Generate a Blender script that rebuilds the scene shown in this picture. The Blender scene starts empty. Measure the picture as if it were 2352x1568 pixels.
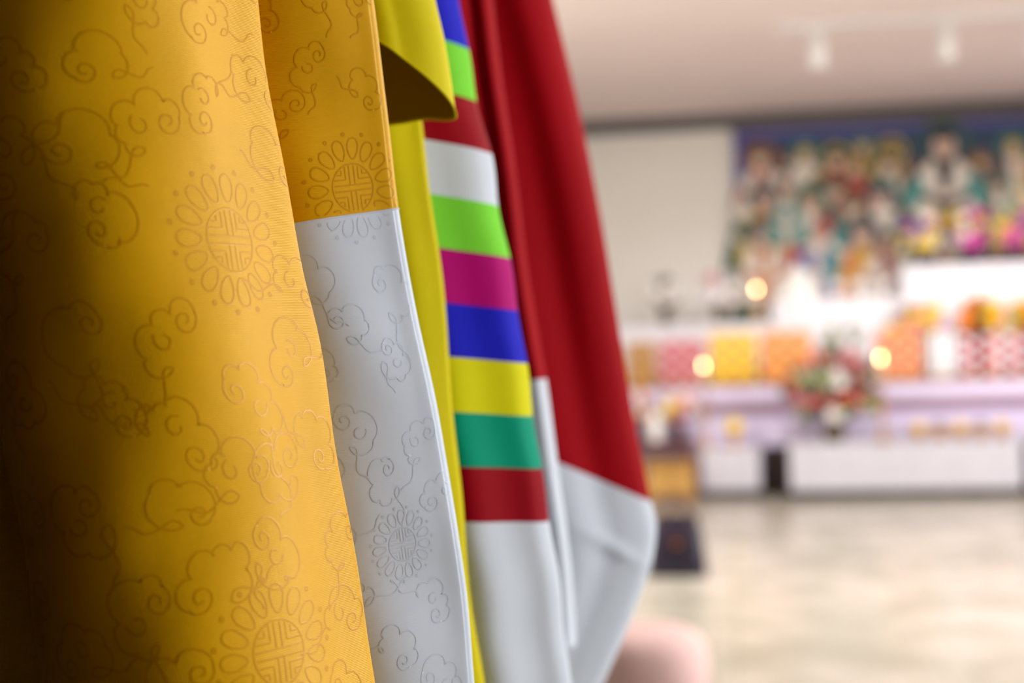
import bpy, math, random
from mathutils import Vector, Matrix
random.seed(7)
sc = bpy.context.scene
try:
    sc.view_settings.view_transform = 'Standard'
    sc.view_settings.look = 'None'
except Exception:
    pass
YAW = 0.1506
CY, SY = math.cos(YAW), math.sin(YAW)

# ------------------------------------------------------------ materials
def s2l(c):
    return tuple((x/12.92 if x <= 0.04045 else ((x+0.055)/1.055)**2.4) for x in c)
def rgb(r, g, b):
    return s2l((r/255, g/255, b/255))

def mat(name, col, rough=0.6, metal=0.0, emis=0.0, var=0.06, vscale=6.0, bump=0.0, bscale=60, sheen=0.0, weave=0.0, spec=0.5, ecol=None):
    m = bpy.data.materials.new(name); m.use_nodes = True
    nt = m.node_tree; b = nt.nodes['Principled BSDF']
    b.inputs['Roughness'].default_value = rough
    b.inputs['Metallic'].default_value = metal
    b.inputs['Specular IOR Level'].default_value = spec
    tc = nt.nodes.new('ShaderNodeTexCoord')
    n = nt.nodes.new('ShaderNodeTexNoise'); n.inputs['Scale'].default_value = vscale; n.inputs['Detail'].default_value = 4
    nt.links.new(tc.outputs['Object'], n.inputs['Vector'])
    r = nt.nodes.new('ShaderNodeValToRGB')
    r.color_ramp.elements[0].position = 0.3; r.color_ramp.elements[1].position = 0.7
    r.color_ramp.elements[0].color = tuple(max(0, c*(1-var)) for c in col)+(1,)
    r.color_ramp.elements[1].color = tuple(min(1, c*(1+var)) for c in col)+(1,)
    nt.links.new(n.outputs['Fac'], r.inputs['Fac'])
    nt.links.new(r.outputs['Color'], b.inputs['Base Color'])
    if emis > 0:
        b.inputs['Emission Color'].default_value = (ecol or col)+(1,)
        b.inputs['Emission Strength'].default_value = emis
    if spec < .5 and metal == 0:
        b.inputs['Specular Tint'].default_value = tuple(min(1, c*1.2) for c in col)+(1,)
    if weave > 0:
        w = nt.nodes.new('ShaderNodeTexWave'); w.wave_type = 'BANDS'; w.bands_direction = 'Z'
        w.inputs['Scale'].default_value = 420; w.inputs['Distortion'].default_value = 1.2
        w.inputs['Detail'].default_value = 2; w.inputs['Detail Scale'].default_value = 3
        nt.links.new(tc.outputs['Object'], w.inputs['Vector'])
        n2 = nt.nodes.new('ShaderNodeTexNoise'); n2.inputs['Scale'].default_value = 30
        nt.links.new(tc.outputs['Object'], n2.inputs['Vector'])
        ad = nt.nodes.new('ShaderNodeMath'); ad.operation = 'MULTIPLY_ADD'
        nt.links.new(n2.outputs['Fac'], ad.inputs[0]); ad.inputs[1].default_value = 6.0
        nt.links.new(w.outputs['Fac'], ad.inputs[2])
        bp = nt.nodes.new('ShaderNodeBump'); bp.inputs['Strength'].default_value = weave; bp.inputs['Distance'].default_value = 0.0003
        nt.links.new(ad.outputs[0], bp.inputs['Height']); nt.links.new(bp.outputs['Normal'], b.inputs['Normal'])
    elif bump > 0:
        n2 = nt.nodes.new('ShaderNodeTexNoise'); n2.inputs['Scale'].default_value = bscale
        nt.links.new(tc.outputs['Object'], n2.inputs['Vector'])
        bp = nt.nodes.new('ShaderNodeBump'); bp.inputs['Strength'].default_value = bump; bp.inputs['Distance'].default_value = 0.01
        nt.links.new(n2.outputs['Fac'], bp.inputs['Height']); nt.links.new(bp.outputs['Normal'], b.inputs['Normal'])
    return m

# ------------------------------------------------------------ mesh builder
class MB:
    def __init__(s): s.v = []; s.f = []; s.m = []; s.sm = []
    def add(s, vs, fs, mi=0, smooth=True):
        o = len(s.v); s.v += [tuple(p) for p in vs]
        for f in fs:
            s.f.append(tuple(i+o for i in f)); s.m.append(mi); s.sm.append(smooth)
    def box(s, x0, x1, y0, y1, z0, z1, mi=0):
        vs = [(x0,y0,z0),(x1,y0,z0),(x1,y1,z0),(x0,y1,z0),(x0,y0,z1),(x1,y0,z1),(x1,y1,z1),(x0,y1,z1)]
        s.add(vs, [(0,3,2,1),(4,5,6,7),(0,1,5,4),(1,2,6,5),(2,3,7,6),(3,0,4,7)], mi, False)
    def lathe(s, c, prof, mi=0, seg=20, sx=1, sy=1):
        vs = []; fs = []
        for r, z in prof:
            for i in range(seg):
                a = 2*math.pi*i/seg
                vs.append((c[0]+r*sx*math.cos(a), c[1]+r*sy*math.sin(a), c[2]+z))
        for j in range(len(prof)-1):
            for i in range(seg):
                k = (i+1) % seg
                fs.append((j*seg+i, j*seg+k, (j+1)*seg+k, (j+1)*seg+i))
        fs.append(tuple(range(seg-1, -1, -1))); n = (len(prof)-1)*seg
        fs.append(tuple(n+i for i in range(seg)))
        s.add(vs, fs, mi)
    def ball(s, c, r, mi=0, seg=10, ring=6, R=None):
        if not hasattr(r, '__len__'): r = (r, r, r)
        vs = []; fs = []
        for j in range(ring+1):
            t = math.pi*j/ring
            for i in range(seg):
                a = 2*math.pi*i/seg
                p = Vector((r[0]*math.sin(t)*math.cos(a), r[1]*math.sin(t)*math.sin(a), -r[2]*math.cos(t)))
                if R is not None: p = R @ p
                vs.append((c[0]+p.x, c[1]+p.y, c[2]+p.z))
        for j in range(ring):
            for i in range(seg):
                k = (i+1) % seg
                fs.append((j*seg+i, j*seg+k, (j+1)*seg+k, (j+1)*seg+i))
        s.add(vs, fs, mi)
    def tube(s, pts, r, mi=0, seg=8):
        pts = [Vector(p) for p in pts]; vs = []; fs = []
        for i, p in enumerate(pts):
            t = (pts[min(i+1, len(pts)-1)]-pts[max(i-1, 0)]).normalized()
            up = Vector((0,0,1)) if abs(t.z) < 0.9 else Vector((1,0,0))
            a = t.cross(up).normalized(); b = t.cross(a)
            rr = r[i] if hasattr(r, '__len__') else r
            for k in range(seg):
                an = 2*math.pi*k/seg
                vs.append(p+a*rr*math.cos(an)+b*rr*math.sin(an))
        for i in range(len(pts)-1):
            for k in range(seg):
                l = (k+1) % seg
                fs.append((i*seg+k, i*seg+l, (i+1)*seg+l, (i+1)*seg+k))
        fs.append(tuple(range(seg))); fs.append(tuple((len(pts)-1)*seg+k for k in range(seg-1,-1,-1)))
        s.add(vs, fs, mi)
    def poly(s, pts, y, mi=0):   # flat polygon in an xz plane facing -y
        s.add([(p[0], y, p[1]) for p in pts], [tuple(range(len(pts)))], mi, False)
    def disc(s, x, z, r, y, mi=0, n=18, sz=1):
        s.poly([(x+r*math.cos(2*math.pi*i/n), z+r*sz*math.sin(2*math.pi*i/n)) for i in range(n)], y, mi)
    def obj(s, name, mats, parent=None, bevel=0):
        me = bpy.data.meshes.new(name); me.from_pydata(s.v, [], s.f)
        for m in mats: me.materials.append(m)
        me.polygons.foreach_set('material_index', s.m)
        me.polygons.foreach_set('use_smooth', s.sm)
        me.update()
        ob = bpy.data.objects.new(name, me); sc.collection.objects.link(ob)
        if parent: ob.parent = parent
        if bevel:
            b = ob.modifiers.new('bevel', 'BEVEL'); b.width = bevel; b.segments = 3
        return ob
def empty(name):
    e = bpy.data.objects.new(name, None); sc.collection.objects.link(e); e.empty_display_size = 0.1
    return e

# ------------------------------------------------------------ curves
def cr(ctrl, s):
    n = len(ctrl)-1; x = max(0, min(0.999999, s))*n; i = int(x); t = x-i
    p0 = ctrl[max(i-1, 0)]; p1 = ctrl[i]; p2 = ctrl[i+1]; p3 = ctrl[min(i+2, n)]
    return tuple(0.5*((2*b)+(-a+c)*t+(2*a-5*b+4*c-d)*t*t+(-a+3*b-3*c+d)*t**3) for a, b, c, d in zip(p0, p1, p2, p3))
def edge(tab, h):
    if h >= tab[0][0]:
        m = (tab[0][1]-tab[1][1])/(tab[0][0]-tab[1][0]); return tab[0][1]+m*(h-tab[0][0])
    if h <= tab[-1][0]:
        m = (tab[-1][1]-tab[-2][1])/(tab[-1][0]-tab[-2][0]); return tab[-1][1]+m*(h-tab[-1][0])
    def sl(i):
        a = max(i-1, 0); b = min(i+1, len(tab)-1)
        return (tab[b][1]-tab[a][1])/(tab[b][0]-tab[a][0])
    for i in range(len(tab)-1):
        if tab[i][0] >= h >= tab[i+1][0]:
            d = tab[i+1][0]-tab[i][0]; t = (h-tab[i][0])/d
            h00 = 2*t**3-3*t*t+1; h10 = t**3-2*t*t+t; h01 = -2*t**3+3*t*t; h11 = t**3-t*t
            return h00*tab[i][1]+h10*d*sl(i)+h01*tab[i+1][1]+h11*d*sl(i+1)
# the clothes rail runs turned a little relative to the room walls
def L(u, v, h):
    return Vector((u*CY-v*SY, u*SY+v*CY, h))

def loft(mb, fn, ns, heights, mfn):
    o = []
    for h in heights:
        for i in range(ns+1):
            o.append(fn(i/ns, h))
    base = len(mb.v); mb.v += [tuple(p) for p in o]
    for j in range(len(heights)-1):
        for i in range(ns):
            a = base+j*(ns+1)+i
            mb.f.append((a, a+1, a+ns+2, a+ns+1)); mb.m.append(mfn((i+.5)/ns, (heights[j]+heights[j+1])/2)); mb.sm.append(True)
def lin(a, b, n): return [a+(b-a)*i/n for i in range(n+1)]

# ------------------------------------------------------------ brocade pattern
def cloud(r, seed):
    """ruyi cloud: irregular scalloped outline, inner curl, long wavy tail"""
    rd = random.Random(seed); out = []
    fl = rd.choice([-1, 1]); p = []
    nl = rd.choice([3, 4, 4, 5]); a0 = rd.uniform(-.4, .2)
    span = math.radians(rd.uniform(230, 290))
    ws = [rd.uniform(.6, 1.4) for _ in range(nl)]; sw = sum(ws)
    cen = []; a = a0
    for w in ws:
        da = span*w/sw; cen.append((a, a+da)); a += da
    for (b0, b1) in cen:
        R = r*rd.uniform(.62, .85)
        x0, y0 = R*1.35*math.cos(b0), R*.8*math.sin(b0); x1, y1 = R*1.35*math.cos(b1), R*.8*math.sin(b1)
        mx, my = (x0+x1)/2, (y0+y1)/2; d = math.hypot(x1-x0, y1-y0)/2
        nx, ny = (y1-y0)/(2*d+1e-9), -(x1-x0)/(2*d+1e-9)
        for i in range(14):
            t = math.pi*i/13; c, s = -math.cos(t), math.sin(t)
            p.append((mx+c*(x1-x0)/2+nx*s*d*.85, my+c*(y1-y0)/2+ny*s*d*.85))
    x0, y0 = p[-1]; L0 = rd.uniform(1.2, 2.0)
    for i in range(1, 30):
        t = i/29
        p.append((x0-r*L0*t, y0-r*.55*t+r*.22*math.sin(t*8)*(1-t*.5)))
    out.append(p)
    x0, y0 = p[0]; q = [(x0, y0)]
    for i in range(40):
        t = i/39*math.radians(460); R = r*(.42-.34*i/39)
        q.append((x0-r*.42+R*math.cos(t), y0-R*math.sin(t)*.9))
    out.append(q)
    if rd.random() < .6:
        q = []
        for i in range(26):
            t = i/25*math.radians(300); R = r*(.30-.16*i/25); q.append((-r*.2+R*math.cos(t+2), r*.1+R*math.sin(t+2)))
        out.append(q)
    rot = rd.uniform(-1.3, 1.3); c, s = math.cos(rot), math.sin(rot)
    return [[(fl*(x*c-y*s), x*s+y*c) for x, y in q] for q in out]
def medallion(R):
    out = []; ri = R*0.45
    out.append([(ri*math.cos(2*math.pi*i/40), ri*math.sin(2*math.pi*i/40)) for i in range(41)])
    def st(*p): out.append([(x*ri, y*ri) for x, y in p])
    st((-.12,.93),(-.12,.15)); st((.12,.93),(.12,.15)); st((-.12,-.15),(-.12,-.93)); st((.12,-.15),(.12,-.93))
    st((-.9,.12),(.9,.12)); st((-.9,-.12),(.9,-.12))
    for sx in (-1, 1):
        for sy in (-1, 1):
            st((sx*.32,sy*.88),(sx*.32,sy*.36),(sx*.86,sy*.36)); st((sx*.52,sy*.75),(sx*.52,sy*.56),(sx*.74,sy*.56))
    n = 15
    for k in range(n):
        a = 2*math.pi*k/n; c, s = math.cos(a), math.sin(a); q = []
        for i in range(22):
            t = 2*math.pi*i/21
            x = R*0.74+R*0.2*math.cos(t); y = R*0.115*math.sin(t)*(1+0.25*math.cos(t))
            q.append((x*c-y*s, x*s+y*c))
        out.append(q)
        q = []
        a2 = a+math.pi/n; c, s = math.cos(a2), math.sin(a2)
        for i in range(10):
            t = 2*math.pi*i/9; x = R*1.02+R*0.03*math.cos(t); y = R*0.03*math.sin(t); q.append((x*c-y*s, x*s+y*c))
        out.append(q)
    return out
def ribbons(mb, surf, lines, w, mfn, keep, off=0.00008):
    for ln in lines:
        pts = [ln[0]]
        for a, b in zip(ln, ln[1:]):
            d = math.hypot(b[0]-a[0], b[1]-a[1]); k = max(1, int(d/0.0010))
            for i in range(1, k+1): pts.append((a[0]+(b[0]-a[0])*i/k, a[1]+(b[1]-a[1])*i/k))
        runs = [[]]
        for p in pts:
            if keep(*p): runs[-1].append(p)
            elif runs[-1]: runs.append([])
        for r in runs:
            if len(r) < 2: continue
            vs = []; fs = []
            for i, p in enumerate(r):
                q0 = r[max(i-1, 0)]; q1 = r[min(i+1, len(r)-1)]
                dx, dy = q1[0]-q0[0], q1[1]-q0[1]; l = math.hypot(dx, dy) or 1
                nx, ny = -dy/l*w/2, dx/l*w/2
                e = 0.0008
                P = surf(*p); A = surf(p[0]+e, p[1])-P; B = surf(p[0], p[1]+e)-P
                N = A.cross(B).normalized()
                if N.dot(L(0, 0, 1.0)-P) < 0: N = -N
                vs.append(surf(p[0]+nx, p[1]+ny)+N*off); vs.append(P+N*off*1.5); vs.append(surf(p[0]-nx, p[1]-ny)+N*off)
            for i in range(len(r)-1):
                fs += [(3*i, 3*i+1, 3*i+4, 3*i+3), (3*i+1, 3*i+2, 3*i+5, 3*i+4)]
            mb.add(vs, fs, mfn(*r[0]))
def scatter(a0, a1, b0, b1, md, avoid, seed):
    rd = random.Random(seed); pts = []
    for _ in range(6000):
        p = (rd.uniform(a0, a1), rd.uniform(b0, b1))
        if all(math.hypot(p[0]-q[0], p[1]-q[1]) > md for q in pts) and all(math.hypot(p[0]-q[0], p[1]-q[1]) > q[2]+md*0.42 for q in avoid):
            pts.append(p)
    return pts

# ------------------------------------------------------------ cloth materials
m_gold = mat('gold_silk', (.74,.385,.002), 0.38, weave=0.26, spec=.45, var=0.05, vscale=25)
m_goldline = mat('gold_silk_figure', (.62,.285,.001), 0.34, spec=.45, var=0.05)
m_white = mat('white_silk', rgb(208,218,232), 0.42, weave=0.16, spec=.4, var=0.03, vscale=25)
m_whiteline = mat('white_silk_figure', rgb(200,210,225), 0.34, spec=.45, var=0.03)
m_lemon = mat('lemon_cloth', (.66,.56,.001), 0.6, weave=0.25, spec=.1)
m_lemon_shade = mat('lemon_cloth_shade', (.26,.16,.001), 0.8, spec=.05)  # lemon cloth darkened to olive: shade inside the sleeve put into the colour
st_cols = {'red': (.30,.001,.008), 'teal': (.001,.32,.19), 'yellow': (.72,.69,.003), 'blue': (.012,.014,.56), 'magenta': (.46,.0005,.17),
           'green': (.20,.70,.04), 'white': rgb(210,218,230)}
m_st = {k: mat('stripe_'+k, c, 0.6, weave=0.2, spec=.08, var=0.04) for k, c in st_cols.items()}
m_red = mat('crimson_cloth', (.34,.001,.006), 0.65, weave=0.25, spec=.06, var=0.06)
m_wood = mat('hanger_wood', rgb(150,100,60), .5, var=.2, vscale=20)
m_chrome = mat('brushed_steel', (.6,.6,.6), .3, 1)
def hanger(v, w, par):
    mb = MB()
    mb.tube([L(-.24+x*w, v, 1.60-.12*abs(x)) for x in lin(-1, 1, 12)], [.006+.004*(1-abs(x)) for x in lin(-1, 1, 12)])
    hk = [L(-.24, v, 1.60), L(-.24, v, 1.69)]+[L(-.24-.017*math.sin(t), v, 1.719-.017*math.cos(t)) for t in lin(0.3, 4.2, 12)]
    mb.tube(hk, .002, 1)
    mb.obj('hanger', [m_wood, m_chrome], par)

# ------------------------------------------------------------ yellow brocade robe
robe = empty('yellow_brocade_robe')
E1 = [(1.162,-.1136),(1.121,-.1084),(1.040,-.0970),(1.003,-.0898),(.9588,-.0832),(.898,-.0754),(.8436,-.0686)]
C1 = [(-.30,.70),(-.12,.685),(-.04,.679),(-.010,.670),(0,.66),(-.0104,.64),(-.0242,.613),(-.0435,.589),(-.063,.5745),(-.0855,.5675),(-.1075,.5725),(-.129,.595),(-.144,.635)]
def f1(s, h):
    du, v = cr(C1, s)
    w = 0.0012*math.sin(h*38+du*60)+0.0008*math.sin(h*71-du*90)
    return L(edge(E1, h)+du+w*0.4, v+w, h)
mb = MB(); loft(mb, f1, 130, lin(0.55, 1.5, 120), lambda s, h: 0)
mb.obj('front_panel', [m_gold], robe)
def arctab(C, s0):
    tab = [(0, s0)]; acc = 0; pr = cr(C, s0)
    for i in range(1, 301):
        s = s0+(1-s0)*i/300; q = cr(C, s); acc += math.hypot(q[0]-pr[0], q[1]-pr[1]); pr = q; tab.append((acc, s))
    return tab
def mk_surf(C, s0, fn):
    tab = arctab(C, s0)
    def sf(a, b):
        if a <= 0: return fn(s0, b)
        lo, hi = 0, len(tab)-1
        while hi-lo > 1:
            m = (lo+hi)//2
            if tab[m][0] < a: lo = m
            else: hi = m
        t = min(1, (a-tab[lo][0])/(tab[hi][0]-tab[lo][0])); return fn(tab[lo][1]+(tab[hi][1]-tab[lo][1])*t, b)
    return sf
surf1 = mk_surf(C1, 4/12, f1)
meds = [(.050,1.0475,.031),(.064,.871,.031)]
lines = []
for a, b, R in meds:
    lines += [[(a+x, b+y) for x, y in q] for q in medallion(R)]
for k, (a, b) in enumerate(scatter(.008, .19, .74, 1.25, .0285, meds, 3)):
    r = random.uniform(.0125, .0165)
    lines += [[(a+x, b+y) for x, y in q] for q in cloud(r, 100+k)]
mb = MB(); ribbons(mb, surf1, lines, .00085, lambda a, b: 0, lambda a, b: a > .0005 and a < .185)
mb.obj('woven_clouds', [m_goldline], robe)

K2 = .736/.72
E2 = [(1+(h-1)*K2, u*K2) for h, u in [(1.175,-.0656),(1.1196,-.0595),(1.0699,-.0562),(1.020,-.0482),(.9579,-.0379),(.9092,-.0305),(.8278,-.0241)]]
C2 = [(-.14,.752),(-.06,.750),(-.006,.742),(-.0008,.7395),(0,.7375),(-.002,.7345),(-.008,.7295),(-.045,.703),(-.09,.696),(-.14,.70)]
def f2(s, h):
    du, v = cr(C2, s)
    k = max(0, min(1, -du/.03))
    w = k*(0.0014*math.sin(h*30+du*70+1)+0.0007*math.sin(h*80+du*40))
    h2 = h+.19*du
    return L(edge(E2, h2)+du+0.0005*math.sin(h*60), v+w, h2)
SEAM = 1.0705
mb = MB(); loft(mb, f2, 110, lin(.66, SEAM, 60)+lin(SEAM, 1.5, 60)[1:], lambda s, h: 0 if h > SEAM else 1)
mb.tube([f2(s, SEAM) for s in lin(.42, .95, 50)], .0005, 1)
mb.obj('sleeve_with_white_cuff', [m_gold, m_white], robe)
surf2 = mk_surf(C2, 4/9, f2)
meds2 = [(.027,1.084,.027),(.036,.905,.018)]
lines = []
for a, b, R in meds2: lines += [[(a+x, b+y) for x, y in q] for q in medallion(R)]
for k, (a, b) in enumerate(scatter(.006, .09, .76, 1.22, .0265, meds2, 11)):
    lines += [[(a+x, b+y) for x, y in q] for q in cloud(random.uniform(.010, .014), 300+k)]
mb = MB(); ribbons(mb, surf2, lines, .0008, lambda a, b: 0 if b > SEAM else 1, lambda a, b: a > .002 and abs(b-SEAM) > .0015)
mb.obj('sleeve_woven_clouds', [m_goldline, m_whiteline], robe)
hanger(.64, .2, robe)

# ------------------------------------------------------------ lemon robe
lem = empty('lemon_yellow_robe')
E3 = [(1.135,-.0541),(1.0964,-.0499),(1.052,-.0455),(.997,-.0416),(.942,-.0392),(.8893,-.0353),(.831,-.0316),(.785,-.0261)]
C3 = [(-.13,.914),(-.05,.913),(-.004,.910),(0,.906),(-.003,.901),(-.02,.890),(-.05,.877),(-.13,.875)]
def f3(s, h):
    du, v = cr(C3, s); k = max(0, min(1, (h-1.1)/.03))
    return L(edge(E3, h)+du+.0006*math.sin(h*50), v+.0012*math.sin(du*200+h*8)+.008*k, h)
mb = MB(); loft(mb, f3, 70, lin(.62, 1.5, 80), lambda s, h: 0); mb.obj('body_panel', [m_lemon], lem)
E4 = [(1.198,-.0383),(1.178,-.0343),(1.155,-.0312),(1.1375,-.0294)]
C4 = [(-.09,.790,1.205),(-.0395,.796,1.173),(-.0235,.806,1.1615),(-.011,.816,1.151),(-.0025,.828,1.142),(0,.84,1.135),(-.004,.852,1.134),(-.02,.860,1.136),(-.04,.864,1.134),(-.09,.866,1.13)]
def f4(s, t):
    du, v, hb = cr(C4, s); h = hb+(1.5-hb)*t
    return L(edge(E4, h)+du, v+.002*math.sin(h*40+du*30), h)
mb = MB(); loft(mb, f4, 90, [x*x for x in lin(0, 1, 50)], lambda s, h: 0)
mb.tube([f4(s, 0) for s in lin(0, 1, 90)], .0006, 0)
ob = mb.obj('folded_sleeve', [m_lemon], lem)
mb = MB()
def f4i(s, t):  # inner sheet of the same cloth, carries the painted shade
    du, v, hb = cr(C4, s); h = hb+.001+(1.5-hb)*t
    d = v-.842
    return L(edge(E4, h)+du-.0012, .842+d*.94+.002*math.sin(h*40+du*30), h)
loft(mb, f4i, 90, [x*x for x in lin(0, 1, 50)], lambda s, h: 0); mb.obj('sleeve_inner_shade', [m_lemon_shade], lem)
hanger(.85, .2, lem)

# ------------------------------------------------------------ rainbow striped robe
rb = empty('rainbow_striped_robe')
E5 = [(1.241,-.0298),(1.1703,-.0197),(1.133,-.0112),(1.0964,-.0066),(1.0595,-.0006),(1.0225,.0049),(.9856,.0091),(.9488,.0132),(.9104,.0177),(.8734,.0226),(.8257,.0282),(.7858,.0315)]
C5 = [(-.14,1.03),(-.06,1.025),(-.008,1.014),(-.001,1.006),(0,1.0),(-.004,.992),(-.015,.980),(-.05,.953),(-.09,.946),(-.14,.945)]
def f5(s, h):
    du, v = cr(C5, s); h2 = h-.13*du
    return L(edge(E5, h2)+du+.0008*math.sin(h*85), v+.002*math.sin(du*130+h*6), h2)
order = ['red','teal','yellow','blue','magenta','green','white','red','green','blue','magenta','yellow','teal','white','red','green','blue','magenta','yellow']
B0 = .8734; SW = .0370
hs = lin(.60, B0, 24)
for k in range(17): hs += lin(B0+SW*k, B0+SW*(k+1), 6)[1:]
keys = list(m_st)
def stripe(h):
    if h < B0: return keys.index('white')
    return keys.index(order[min(int((h-B0)/SW), len(order)-1)])
mb = MB(); loft(mb, f5, 80, hs, lambda s, h: stripe(h)); mb.obj('striped_sleeve', [m_st[k] for k in keys], rb)
hanger(1.0, .2, rb)

# ------------------------------------------------------------ crimson robe
cr_e = empty('crimson_robe')
E6 = [(1.2765,-.0079),(1.170,.003),(1.0785,.0127),(.994,.0225),(.969,.0262),(.905,.0338),(.817,.0417),(.7535,.0451)]
C6 = [(-.14,1.175),(-.05,1.172),(-.008,1.164),(0,1.154),(-.003,1.143),(-.009,1.136),(-.016,1.139),(-.022,1.130),(-.03,1.122),(-.038,1.124),(-.06,1.112),(-.14,1.11)]
def f6(s, h):
    du, v = cr(C6, s); return L(edge(E6, h)+du+.0006*math.sin(h*40), v+.001*math.sin(h*20+du*100), h)
mb = MB(); loft(mb, f6, 90, lin(.7535, .969, 30)+lin(.969, 1.55, 50)[1:], lambda s, h: 0 if h > .969 else 1)
mb.obj('inner_sleeve', [m_red, m_st['white']], cr_e)
E7 = [(1.311,.0468),(1.2107,.0677),(1.1106,.0846),(1.0146,.0975),(.9306,.109),(.8505,.1226),(.830,.1268),(.812,.1255),(.7907,.1208),(.7395,.1000),(.6854,.0745),(.62,.042)]
C7 = [(-.22,1.345),(-.06,1.335),(-.008,1.32),(0,1.306),(-.003,1.297),(-.012,1.285),(-.03,1.270),(-.05,1.260),(-.07,1.248),(-.09,1.240),(-.11,1.244),(-.14,1.25),(-.22,1.25)]
def f7(s, h):
    du, v = cr(C7, s)
    w = .004*math.exp(-((h-.79+du*.15)/.006)**2)*math.exp(-((du+.04)/.025)**2)
    h2 = h-.55*du*max(0, min(1, 1-(h-.8505)/.35)) * (1 if h > .8505 else max(0.1, 1-(.8505-h)/.25))
    return L(edge(E7, h2)+du, v-w+.003*math.sin(du*70+h*5), h2)
mb = MB(); loft(mb, f7, 100, lin(.62, .8505, 60)+lin(.8505, 1.6, 80)[1:], lambda s, h: 0 if h > .8505 else 1)
mb.obj('outer_sleeve', [m_red, m_st['white']], cr_e)
hanger(1.21, .2, cr_e)

# added unseen dark robe near the camera, blocks light on the yellow robe's left
m_dark = mat('dark_blocker_cloth', rgb(34,20,12), .9, spec=.1)
dk = empty('light_blocking_robe')
C8 = [(-.42,.60),(-.34,.60),(-.27,.58),(-.232,.53),(-.205,.44),(-.18,.30),(-.165,.14),(-.175,0),(-.23,-.08),(-.3,-.1)]
mb = MB(); loft(mb, lambda s, h: L(cr(C8, s)[0]-(h-1)*.14, cr(C8, s)[1], h), 60, lin(.55, 1.5, 30), lambda s, h: 0)
mb.obj('cloth', [m_dark], dk)
hanger(.18, .15, dk)

# ------------------------------------------------------------ room shell
CEIL = 2.62
mb = MB()
mb.tube([L(-.24, -.5, 1.72), L(-.24, 1.75, 1.72)], .012)
for v in (-.45, .45, 1.7):
    mb.tube([L(-.24, v, 1.72), L(-.24, v, CEIL-.002)], .006); mb.lathe(L(-.24, v, CEIL-.012), [(.03,0),(.03,.011)])
mb.obj('clothes_rail', [m_chrome])

m_wall = mat('cream_plaster', rgb(238,233,225), .8, var=.02, vscale=2)
m_ceil = mat('pale_rose_ceiling', rgb(232,216,212), .85, var=.02, vscale=1.5)
m_trim = mat('grey_trim', rgb(96,92,92), .6)
m_dark_panelling = mat('unseen_dark_panelling', rgb(36,22,15), .8, spec=.2)  # added dark wall cover out of view, keeps bounce off the yellow robe
def marble():
    m = bpy.data.materials.new('polished_marble_floor'); m.use_nodes = True; nt = m.node_tree; b = nt.nodes['Principled BSDF']
    tc = nt.nodes.new('ShaderNodeTexCoord')
    n = nt.nodes.new('ShaderNodeTexNoise'); n.inputs['Scale'].default_value = 2.0; n.inputs['Detail'].default_value = 7; n.inputs['Distortion'].default_value = 1.5
    nt.links.new(tc.outputs['Object'], n.inputs['Vector'])
    r = nt.nodes.new('ShaderNodeValToRGB'); e = r.color_ramp.elements
    e[0].position = .28; e[0].color = rgb(152,148,132)+(1,); e[1].position = .72; e[1].color = rgb(206,194,184)+(1,)
    x = e.new(.5); x.color = rgb(180,174,160)+(1,)
    nt.links.new(n.outputs['Fac'], r.inputs['Fac'])
    br = nt.nodes.new('ShaderNodeTexBrick'); br.offset = 0; br.inputs['Scale'].default_value = 1
    br.inputs['Brick Width'].default_value = .6; br.inputs['Row Height'].default_value = .6; br.inputs['Mortar Size'].default_value = .003
    br.inputs['Mortar'].default_value = rgb(150,144,132)+(1,)
    nt.links.new(tc.outputs['Object'], br.inputs['Vector'])
    nt.links.new(r.outputs['Color'], br.inputs['Color1']); nt.links.new(r.outputs['Color'], br.inputs['Color2'])
    nt.links.new(br.outputs['Color'], b.inputs['Base Color'])
    b.inputs['Roughness'].default_value = .24
    return m
XL, XR, YB, YF = -1.6, 5.0, 10.6, -1.3
def boxobj(name, d, m, bevel=0, parent=None):
    mb = MB(); mb.box(*d); return mb.obj(name, [m], parent, bevel)
boxobj('floor', (XL-.1, XR+.1, YF-.1, YB+.1, -.1, 0), marble())
boxobj('ceiling', (XL-.1, XR+.1, YF-.1, YB+.1, CEIL, CEIL+.1), m_ceil)
boxobj('wall_back', (XL-.1, XR+.1, YB, YB+.1, 0, CEIL), m_wall)
mb = MB(); mb.box(XL-.1, XL, YF, 3.5, 0, CEIL, 1); mb.box(XL-.1, XL, 3.5, YB, 0, CEIL, 0); mb.obj('wall_left', [m_wall, m_dark_panelling])
boxobj('wall_front', (XL-.1, XR+.1, YF-.1, YF, 0, CEIL), m_dark_panelling)
W0, W1 = 1.0, 4.1
mb = MB()
mb.box(XR, XR+.1, YF, W0, 0, CEIL, 1); mb.box(XR, XR+.1, W1, YB, 0, CEIL); mb.box(XR, XR+.1, W0, W1, 0, .8); mb.box(XR, XR+.1, W0, W1, 2.3, CEIL)
mb.obj('wall_right', [m_wall, m_dark_panelling])
boxobj('trim_1', (XL, XR, YB-.06, YB, 2.515, CEIL), m_trim)
boxobj('baseboard_left', (XL, XL+.02, YF, YB, 0, .1), m_trim)
m_frame = mat('window_frame_white', rgb(235,235,232), .4)
m_sky = mat('bright_daylight_pane', (.85,.92,1), .3, emis=1.5)
mb = MB()
for y in lin(W0, W1-.06, 3): mb.box(XR-.02, XR+.06, y, y+.06, .8, 2.3)
for z in (.8, 2.24): mb.box(XR-.02, XR+.06, W0, W1, z, z+.06)
mb.box(XR+.06, XR+.07, W0, W1, .8, 2.3, 1)
mb.obj('window_1', [m_frame, m_sky])

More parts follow.
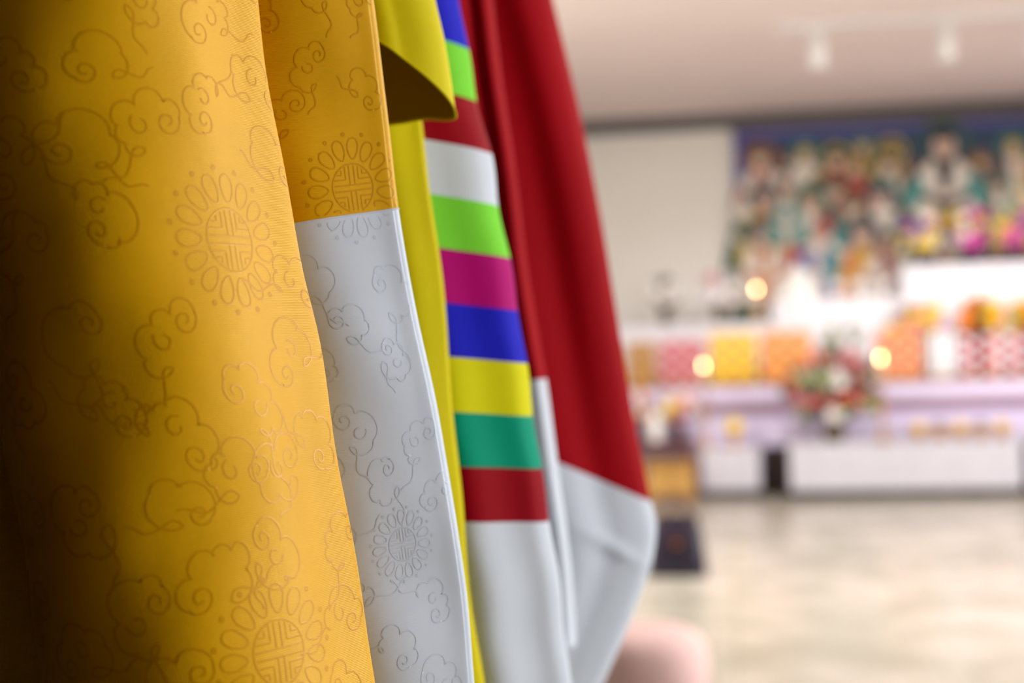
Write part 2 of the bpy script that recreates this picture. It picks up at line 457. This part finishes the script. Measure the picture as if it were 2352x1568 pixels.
# ------------------------------------------------------------ painting
P = {'navy': (50,72,98), 'bluebd': (84,90,160), 'red': (170,60,54), 'orange': (200,124,72), 'white': (226,216,204), 'teal': (72,142,138),
     'yellow': (206,168,76), 'skin': (226,190,168), 'green': (66,96,72), 'brown': (112,80,66), 'black': (30,27,30), 'cobalt': (72,82,152), 'pink': (208,146,150)}
pk = list(P); pm = [mat('paint_'+k, rgb(*P[k]), .7, var=.12, vscale=12) for k in pk]
pi = pk.index
X0, X1, Z0, Z1 = .09, 4.1, 1.22, 2.49; YP = 10.55
tk = empty('buddhist_altar_painting')
mb = MB(); mb.box(X0, X1, YP, YP+.045, Z0, Z1, pi('bluebd')); mb.poly([(X0+.06,Z0+.05),(X1-.06,Z0+.05),(X1-.06,Z1-.06),(X0+.06,Z1-.06)], YP-.002, pi('navy'))
mb.box(X0-.02, X1+.02, YP-.004, YP+.046, Z1, Z1+.012, pi('brown'))
lay = [YP-.003]
def fig(x, z, s, robe_c, in_c, halo_c, hair='brown'):
    y = lay[0]; lay[0] -= .00022
    q = lambda pts, c, dy: mb.poly([(x+a*s, z+b*s) for a, b in pts], y-dy, pi(c))
    if halo_c: mb.disc(x, z, .34*s, y, pi(halo_c)); mb.disc(x, z, .28*s, y-.00003, pi('navy' if halo_c == 'green' else 'green'))
    q([(-.16,-.2),(-.34,-.36),(-.46,-.8),(-.55,-1.25),(.55,-1.25),(.46,-.8),(.34,-.36),(.16,-.2)], robe_c, .00005)
    q([(-.13,-.2),(-.05,-.7),(-.12,-1.25),(.12,-1.25),(.05,-.7),(.13,-.2)], in_c, .00008)
    q([(-.4,-.6),(-.05,-.75),(.05,-.75),(.4,-.6),(.36,-.75),(.05,-.9),(-.05,-.9),(-.36,-.75)], in_c, .0001)
    mb.disc(x, z-.02*s, .15*s, y-.00013, pi('skin'), 14, 1.2); mb.disc(x, z+.12*s, .13*s, y-.00015, pi(hair), 12, .6)
    for e in (-.055, .055): mb.disc(x+e*s, z, .016*s, y-.00017, pi('black'), 6, .6)
    mb.disc(x, z-.72*s, .07*s, y-.00014, pi('skin'), 8)
rc = ['red','orange','white','teal','white','red','cobalt','green','white','orange','brown','pink']
for row, (z, s, dx) in enumerate(((2.29,.28,.21),(2.14,.31,.25),(1.98,.38,.3),(1.78,.42,.33),(1.60,.42,.34))):
    x = X0+.17+(row % 2)*.12
    while x < X1-.2:
        if not (abs(x-1.57) < .26 and z > 1.75):
            k = random.uniform(.75, 1.2)
            fig(x+random.uniform(-.05,.05), z+random.uniform(-.06,.05), s*k, random.choice(rc), random.choice(['white','teal','red','yellow','brown']), random.choice([None,'green','teal','red','yellow']), random.choice(['brown','black','yellow']))
        x += dx*random.uniform(.8, 1.15)
lay[0] -= .002
mb.poly([(1.22,1.75),(1.27,2.1),(1.4,2.22),(1.74,2.22),(1.87,2.1),(1.92,1.75)], lay[0], pi('brown'))
fig(1.57, 2.32, .52, 'white', 'black', 'green', 'black')
mb.poly([(1.36,2.12),(1.25,1.94),(1.34,1.84),(1.44,2.04)], lay[0]-.0006, pi('teal')); mb.poly([(1.70,2.04),(1.80,1.84),(1.89,1.94),(1.78,2.12)], lay[0]-.0006, pi('teal'))
lay[0] -= .002
for (x, z, s, a, b, h) in ((.27,2.28,.36,'white','red','red'),(.30,1.98,.38,'yellow','orange','green'),(.28,1.72,.40,'white','orange','green'),(.62,1.95,.40,'red','white','teal'),(.66,1.70,.36,'cobalt','white',None),(.92,1.88,.40,'teal','white','red'),(.98,1.7,.42,'orange','yellow','green'),(.45,2.02,.3,'teal','white',None),(1.15,1.64,.38,'white','red',None)):
    fig(x, z, s, a, b, h)
mb.obj('canvas', pm, tk)

# ------------------------------------------------------------ altar
m_cloth = mat('white_altar_cloth', rgb(232,230,236), .7, var=.02)
m_bcloth = mat('pale_grey_bench_cloth', rgb(206,202,212), .75, var=.04)
m_lilac = mat('lilac_satin', rgb(222,210,238), .5, var=.05)
m_mauve = mat('mauve_wood', rgb(138,106,118), .5)
m_dkwood = mat('dark_lacquer', rgb(36,20,18), .35)
m_tan = mat('tan_wood', rgb(176,128,62), .5, var=.15, vscale=14)
m_brass = mat('brass', rgb(214,166,70), .28, 1)
m_flame = mat('candle_flame', (1,.62,.22), .5, emis=28, ecol=(1,.62,.26))
m_wax = mat('candle_wax', rgb(246,236,214), .4)
m_porc = mat('white_porcelain', rgb(240,238,234), .2)
al = empty('stepped_altar')
def altar_tier(name, d, m): return boxobj(name, d, m, .008, al)
altar_tier('tier_upper_side', (-.75, .30, 9.72, 10.5, 0, 1.08), m_cloth)
altar_tier('tier_upper', (.301, 4.2, 9.70, 10.5, 0, 1.22), m_cloth)
altar_tier('tier_top', (1.18, 4.2, 9.93, 10.5, 1.221, 1.43), m_cloth)
altar_tier('tier_middle', (-.75, 4.2, 9.25, 9.698, 0, .66), m_lilac)
altar_tier('ledge_mauve', (-.75, 4.2, 9.22, 9.249, .50, .57), m_mauve)
altar_tier('tier_low', (.2, 4.2, 9.07, 9.248, 0, .44), m_lilac)
altar_tier('dark_plinth', (.2, 4.2, 8.95, 9.069, 0, .30), m_dkwood)

def bench(name, x0, x1, y0, y1, h):
    e = empty(name); mb = MB()
    mb.box(x0-.01, x1+.01, y0-.004, y1, 0, .05, 1); mb.obj('base', [m_cloth, m_dkwood], e)
    mb = MB(); n = 90; vs = []; fs = []
    for j, z in enumerate((.052, .12, .22, h-.02, h)):
        for i in range(n+1):
            t = i/n; a = (1-z/h)*.006
            vs.append((x0+(x1-x0)*t, y0+a*math.sin(t*n*.9), z))
    for j in range(4):
        for i in range(n): fs.append((j*(n+1)+i, j*(n+1)+i+1, (j+1)*(n+1)+i+1, (j+1)*(n+1)+i))
    mb.add(vs, fs, 0); mb.box(x0, x1, y0+.012, y1, .06, h, 0); mb.obj('cloth_cover', [m_bcloth], e)
bench('cloth_covered_bench', .35, 1.69, 8.72, 8.945, .33)
bench('cloth_covered_bench', 1.74, 3.1, 8.72, 8.945, .33)
bench('cloth_covered_bench', -.18, .17, 8.80, 9.2, .30)

mb = MB(); mb.box(-.52, -.22, 8.62, 8.9, .03, .22); mb.box(-.54, -.21, 8.6, 8.915, .22, .24); mb.box(-.50,-.375,8.612,8.62,.05,.2,1); mb.box(-.36,-.24,8.612,8.62,.05,.2,1)
for x in (-.5,-.26): mb.box(x, x+.03, 8.64, 8.68, 0, .03)
mb.ball((-.385,8.606,.13), .008, 2); mb.ball((-.35,8.606,.13), .008, 2)
mb.obj('wooden_offering_cabinet', [m_tan, mat('tan_wood_panel', rgb(196,150,80), .5), m_brass], None, .003)
mb = MB(); mb.box(-.75, -.22, 8.93, 9.2, .31, .34)
for x in (-.73, -.27):
    for y in (8.95, 9.15): mb.box(x, x+.03, y, y+.03, 0, .31)
mb.obj('low_offering_table', [mat('red_brown_wood', rgb(110,50,34), .4)], None, .003)

# ---- flowers
fc = {'magenta': (214,30,170), 'white': (245,240,245), 'yellow': (250,214,40), 'red': (180,30,46), 'pink': (214,120,140), 'green': (60,96,44), 'purple': (110,50,170), 'orange': (245,130,20), 'stem': (90,80,50), 'pot': (60,40,60), 'sage': (130,140,100)}
fk = list(fc); fm = [mat('flower_'+k, rgb(*fc[k]), .6, var=.1, vscale=30) for k in fk]
def blossom(mb, c, r, k, rd):
    ax = Vector((rd.uniform(-.6,.6), -1, rd.uniform(-.2,.8))).normalized(); q = Vector((0,0,1)).rotation_difference(ax).to_matrix()
    for i in range(6):
        a = 2*math.pi*i/6
        R = q @ Matrix.Rotation(a, 3, 'Z')
        o = R @ Vector((r*.55, 0, r*.12))
        mb.ball(Vector(c)+o, (r*.5, r*.32, r*.13), fk.index(k), 7, 4, R)
    mb.ball(Vector(c)+q @ Vector((0,0,r*.16)), r*.22, fk.index('yellow' if k != 'yellow' else 'orange'), 6, 4)
def bouquet(name, base, w, d, h, vase_h, cols, n, br, seed, leaf='green', vase='pot', vr=.05):
    rd = random.Random(seed); mb = MB(); x, y, z = base
    mb.lathe(base, [(vr*.6,0),(vr*.8,.01),(vr,vase_h*.5),(vr*.7,vase_h*.85),(vr*.9,vase_h)], fk.index(vase))
    for i in range(n):
        a = rd.uniform(0, 6.28); q = rd.random()**.4; t = rd.random()
        c = (x+w/2*q*math.cos(a), y+d/2*q*math.sin(a), z+vase_h+(h-vase_h)*(.10+.85*t*(1-.35*q*q)))
        mb.tube([(x, y, z+vase_h*.9), ((x+c[0])/2, (y+c[1])/2, (z+vase_h+c[2])/2+.01), c], .003, fk.index('stem'), 5)
        blossom(mb, c, br*rd.uniform(.7, 1.2), rd.choice(cols), rd)
    for i in range(int(n*.8)):
        a = rd.uniform(0, 6.28); q = rd.uniform(.3, 1); R = Matrix.Rotation(a, 3, 'Z') @ Matrix.Rotation(rd.uniform(-1.2, .2), 3, 'Y')
        c = (x+w/2*q*math.cos(a), y+d/2*q*math.sin(a)*.6, z+vase_h+(h-vase_h)*rd.uniform(0, .8))
        mb.ball(c, (br*1.2, br*.45, br*.08), fk.index(leaf), 7, 4, R)
    mb.obj(name, fm)
for i, (x, cs) in enumerate(((1.33,['magenta','white','yellow','purple','white']),(1.64,['magenta','magenta','yellow','white','pink']),(1.96,['purple','yellow','magenta','pink']),(2.28,['magenta','white','yellow']))):
    bouquet('altar_flower_vase', (x, 10.06, 1.431), .24, .18, .40, .10, cs, 36, .045, 40+i)
bouquet('large_flower_arrangement', (.62, 8.83, .331), .58, .2, .58, .12, ['red','pink','white','green','pink','sage','red'], 90, .052, 5, 'green', 'stem', .07)
bouquet('tall_foliage_arrangement', (.72, 9.33, .661), .34, .16, .42, .10, ['sage','sage','green','white'], 26, .035, 6, 'sage', 'pot', .05)
bouquet('white_orchid_vase', (-.42, 9.9, 1.081), .2, .16, .36, .12, ['white','white','sage'], 26, .048, 8, 'stem', 'stem', .045)
bouquet('white_orchid_vase', (-.05, 9.9, 1.081), .2, .16, .36, .12, ['white','white','white','pink'], 28, .05, 9, 'stem', 'stem', .045)
bouquet('red_flower_pot', (-.60, 9.06, .341), .2, .16, .34, .1, ['red','red','orange','white'], 22, .038, 10)
bouquet('small_flower_pot', (-.33, 9.06, .341), .2, .16, .30, .1, ['yellow','orange','white','pink'], 22, .038, 12)
bouquet('yellow_flower_basket', (1.22, 9.575, .661), .34, .08, .54, .3, ['yellow','yellow','magenta'], 38, .040, 13)
bouquet('orange_flower_basket', (1.62, 9.575, .661), .28, .08, .56, .3, ['orange','orange','yellow'], 38, .040, 14)
bouquet('yellow_flower_basket', (1.95, 9.575, .661), .28, .08, .54, .3, ['yellow','orange','yellow'], 34, .040, 15)

# ---- offering stacks
def stack(name, x0, x1, y, z0, z1, col, alt=None, emis=0, nx=None):
    e = MB(); w = x1-x0; rows = 6; nx = nx or max(2, round(w/.062)); r = w/nx/2; dz = (z1-z0-.04)/rows
    e.box(x0-.005, x1+.005, y-.08, y+.08, z0+.015, z0+.035, 2); e.box(x0+.03, x1-.03, y-.05, y+.05, z0, z0+.015, 2)
    for j in range(rows):
        for i in range(nx):
            for k in range(2):
                e.lathe((x0+r*(2*i+1), y-.035+k*.07, z0+.036+j*dz), [(r*.8,0),(r*.98,dz*.2),(r*.98,dz*.75),(r*.8,dz*.93)], (i+j) % 2 if alt else 0, 12)
    m1 = mat(name+'_sweet', rgb(*col), .5, emis=emis); m2 = mat(name+'_sweet_alt', rgb(*(alt or col)), .5)
    e.obj(name, [m1, m2, m_tan])
Yo = 9.37
stack('stacked_rice_sweets', -.66, -.47, Yo, .661, .98, (200,150,84))
stack('stacked_pink_sweets', -.45, -.15, Yo, .661, .98, (206,80,96), (236,176,180))
stack('stacked_yellow_sweets', -.12, .18, Yo, .661, 1.02, (255,224,60), (250,184,70))
stack('stacked_orange_sweets', .21, .53, Yo, .661, 1.02, (246,146,56), (250,190,110))
stack('stacked_salmon_sweets', .93, 1.22, Yo, .661, 1.0, (240,134,100), (250,190,136))
stack('stacked_white_sweets', 1.26, 1.42, Yo, .661, .98, (240,238,240))
for x in (1.46, 1.60, 1.74, 1.88, 2.05):
    stack('stacked_red_white_sweets', x, x+.1, Yo, .661, .96, (200,50,60) if x != 1.60 else (220,70,40), (240,232,236), 0, 2)

# ---- candlesticks
def candle(name, x, y, z0, zf, sc_=1):
    mb = MB(); H = zf-z0-.05; ch = min(.09, H*.5); s = H-ch
    mb.lathe((x,y,z0), [(.045*sc_,0),(.045*sc_,.008),(.02*sc_,.02),(.01,.04),(.010,s*.4),(.018,s*.45),(.010,s*.5),(.009,s-.02),(.028,s-.01),(.03,s)], 0)
    mb.lathe((x,y,z0+s), [(.011,0),(.011,ch)], 1); mb.tube([(x,y,z0+s+ch),(x,y,z0+s+ch+.01)], .001, 1)
    mb.lathe((x,y,z0+s+ch+.006), [(.001,0),(.007,.008),(.0085,.016),(.005,.03),(.0008,.042)], 2, 10)
    mb.obj(name, [m_brass, m_wax, m_flame])
candle('brass_candlestick', -.155, 8.95, .301, .84)
candle('brass_candlestick', .90, 8.745, .331, .86)
candle('brass_candlestick', .20, 9.78, 1.081, 1.33)

# ---- vessels
mb = MB(); mb.lathe((.48,9.9,1.221), [(.15,0),(.155,.01),(.13,.07),(.09,.15),(.045,.21),(.02,.24),(.025,.255),(.005,.275)], 0, 28); mb.obj('white_conical_paper_lantern', [m_porc])
for x in (.74, .89, 1.04):
    mb = MB(); mb.lathe((x,9.85,1.221), [(.03,0),(.028,.01),(.012,.03),(.014,.05),(.045,.08),(.05,.12),(.046,.12),(.02,.085)], 0); mb.obj('offering_cup', [m_porc])
for i, x in enumerate((1.12,1.24,1.36,1.48,1.6)):
    mb = MB(); mb.lathe((x,8.83,.331), [(.025,0),(.02,.015),(.045,.05),(.05,.08),(.046,.08),(.02,.03)], 0)
    for k in range(7):
        a = k*2*math.pi/6; q = 0 if k == 6 else .024
        mb.ball((x+q*math.cos(a), 8.83+q*math.sin(a), .331+.085+(.018 if k == 6 else 0)), .016, 1+(i % 2))
    mb.obj('brass_fruit_bowl', [m_brass, fm[fk.index('yellow')], fm[fk.index('green')]])
mb = MB(); mb.lathe((-.47,8.98,.341), [(.035,0),(.04,.02),(.045,.1),(.03,.15),(.022,.17),(.03,.19)], 0); mb.obj('white_porcelain_vase', [m_porc])
mb = MB(); mb.lathe((0.02,8.95,.301), [(.03,0),(.035,.01),(.012,.03),(.012,.06),(.06,.09),(.065,.11)], 0)
for k in range(7):
    a = k; mb.ball((.02+.035*math.cos(a)*(k>0), 8.95+.035*math.sin(a)*(k>0), .301+.13+(.03 if k==0 else 0)), .026, 1)
mb.obj('footed_fruit_dish', [m_brass, fm[fk.index('yellow')]])

# ---- track lighting
m_wm = mat('white_metal', rgb(225,222,220), .4)
tr = empty('track_light_rail'); TY = 7.62
mb = MB(); mb.box(.28, 3.4, TY-.018, TY+.018, CEIL-.03, CEIL-.001); mb.obj('rail', [m_wm], tr)
for x in (.51, 1.16, 1.60, 2.3, 2.9):
    mb = MB(); mb.box(x-.05, x+.05, TY-.016, TY+.016, CEIL-.055, CEIL-.03)
    mb.tube([(x,TY,CEIL-.05),(x,TY,CEIL-.08)], .008)
    d = Vector((0, .35, -1)).normalized(); p = Vector((x, TY-.01, CEIL-.07))
    mb.tube([p, p+d*.02, p+d*.08, p+d*.13, p+d*.16], [.02, .04, .045, .05, .055], 0, 16)
    mb.obj('spot_head', [m_wm], tr)

# ---- handbag
hb = empty('dark_handbag'); hx, hy = -.236, 6.0
m_bag = mat('navy_maroon_leather', rgb(34,28,46), .4, var=.5, vscale=9)
m_bag2 = mat('maroon_leather', rgb(70,18,30), .4)
mb = MB(); vs = []; fs = []; N = 28
for z, w, d in ((0,.12,.06),(.01,.125,.065),(.08,.12,.062),(.17,.105,.045),(.24,.09,.02),(.255,.088,.012)):
    for i in range(N):
        a = 2*math.pi*i/N; c, s = math.cos(a), math.sin(a)
        vs.append((hx+w*abs(c)**.4*(1 if c > 0 else -1), hy+d*abs(s)**.6*(1 if s > 0 else -1), z))
for j in range(5):
    for i in range(N): k = (i+1) % N; fs.append((j*N+i, j*N+k, (j+1)*N+k, (j+1)*N+i))
fs += [tuple(range(N-1,-1,-1)), tuple(5*N+i for i in range(N))]
mb.add(vs, fs, 0); mb.obj('body', [m_bag], hb)
for dy in (-.025, .025):
    mb = MB(); mb.tube([(hx+.05*math.cos(t), hy+dy*(1-.5*math.sin(t)), .21+.12*math.sin(t)) for t in lin(0, math.pi, 18)], .009, 0); mb.obj('handle', [m_bag2], hb)
mb = MB(); mb.box(hx-.03, hx+.03, hy-.07, hy-.055, .12, .17); mb.ball((hx,hy-.072,.14), .008, 1); mb.obj('flap', [m_bag2, m_brass], hb, .004)

# ---- pink cushion
m_pink = mat('dusty_pink_cushion', rgb(212,178,174), .9, bump=.1)
mb = MB(); cx, cy = -.235, 3.84; vs = []; fs = []; NU, NV = 48, 20
for j in range(NV+1):
    t = math.pi*j/NV-math.pi/2
    for i in range(NU):
        a = 2*math.pi*i/NU; c, s = math.cos(a), math.sin(a)
        k = math.cos(t)**.5 if math.cos(t) > 0 else 0
        z = math.sin(t); z = abs(z)**.8*(1 if z > 0 else -1)
        vs.append((cx+.16*k*abs(c)**.8*(1 if c > 0 else -1), cy+.18*k*abs(s)**.8*(1 if s > 0 else -1), .11+.11*z))
for j in range(NV):
    for i in range(NU): k = (i+1) % NU; fs.append((j*NU+i, j*NU+k, (j+1)*NU+k, (j+1)*NU+i))
mb.add(vs, fs, 0); mb.obj('pink_floor_cushion', [m_pink])

# ------------------------------------------------------------ added ceiling fill panels + lights
def light(name, kind, loc, target, power, col=(1,1,1), **kw):
    l = bpy.data.lights.new(name, kind); l.energy = power; l.color = col
    for k, v in kw.items(): setattr(l, k, v)
    o = bpy.data.objects.new(name, l); sc.collection.objects.link(o); o.location = loc
    o.rotation_euler = (Vector(target)-Vector(loc)).to_track_quat('-Z', 'Y').to_euler()
    return o
m_panel = mat('fill_panel_glow', (1,.97,.92), .5, emis=2.5)
for (x, y, p) in ((1.6, 4.9, 38), (3.4, 4.9, 44), (2.9, 7.0, 54), (-.7, 6.0, 54)):  # unseen panels added for room ambient
    mb = MB(); mb.box(x-.62, x+.62, y-.17, y+.17, CEIL-.05, CEIL-.001, 0); mb.box(x-.58, x+.58, y-.13, y+.13, CEIL-.056, CEIL-.05, 1)
    mb.obj('added_ceiling_light', [m_wm, m_panel])
    light('ceiling_fill_lamp', 'AREA', (x, y, CEIL-.07), (x, y, 0), p, (1,.985,.96), shape='RECTANGLE', size=1.15, size_y=.26)
light('window_daylight', 'AREA', (XR-.06, (W0+W1)/2, 1.55), (-.1, 1.6, 1.1), 330, (.95,.985,1), shape='RECTANGLE', size=3.0, size_y=1.4)
for x, tx, tz, p in ((.51, -.05, .85, 60), (1.16, .8, .95, 38), (1.60, 1.6, 1.25, 88), (2.3, 2.3, 1.1, 60)):
    light('track_spot', 'SPOT', (x, TY+.07, CEIL-.28), (tx, 9.7, tz), p, (1,.98,.97), spot_size=1.0, spot_blend=.8, shadow_soft_size=.05)

w = bpy.data.worlds.new('World'); sc.world = w; w.use_nodes = True
w.node_tree.nodes['Background'].inputs[0].default_value = (.8,.85,1,1); w.node_tree.nodes['Background'].inputs[1].default_value = .3

# ------------------------------------------------------------ camera
cam = bpy.data.cameras.new('camera'); co = bpy.data.objects.new('camera', cam); sc.collection.objects.link(co)
cam.lens = 50; cam.sensor_width = 36; cam.clip_start = .02
co.matrix_world = Matrix.Translation((0, 0, 1.0)) @ Matrix.Rotation(YAW, 4, 'Z') @ Matrix.Rotation(math.pi/2, 4, 'X') @ Matrix.Rotation(-.03, 4, 'Z')
cam.dof.use_dof = True; cam.dof.focus_distance = .675; cam.dof.aperture_fstop = 4.4
sc.camera = co
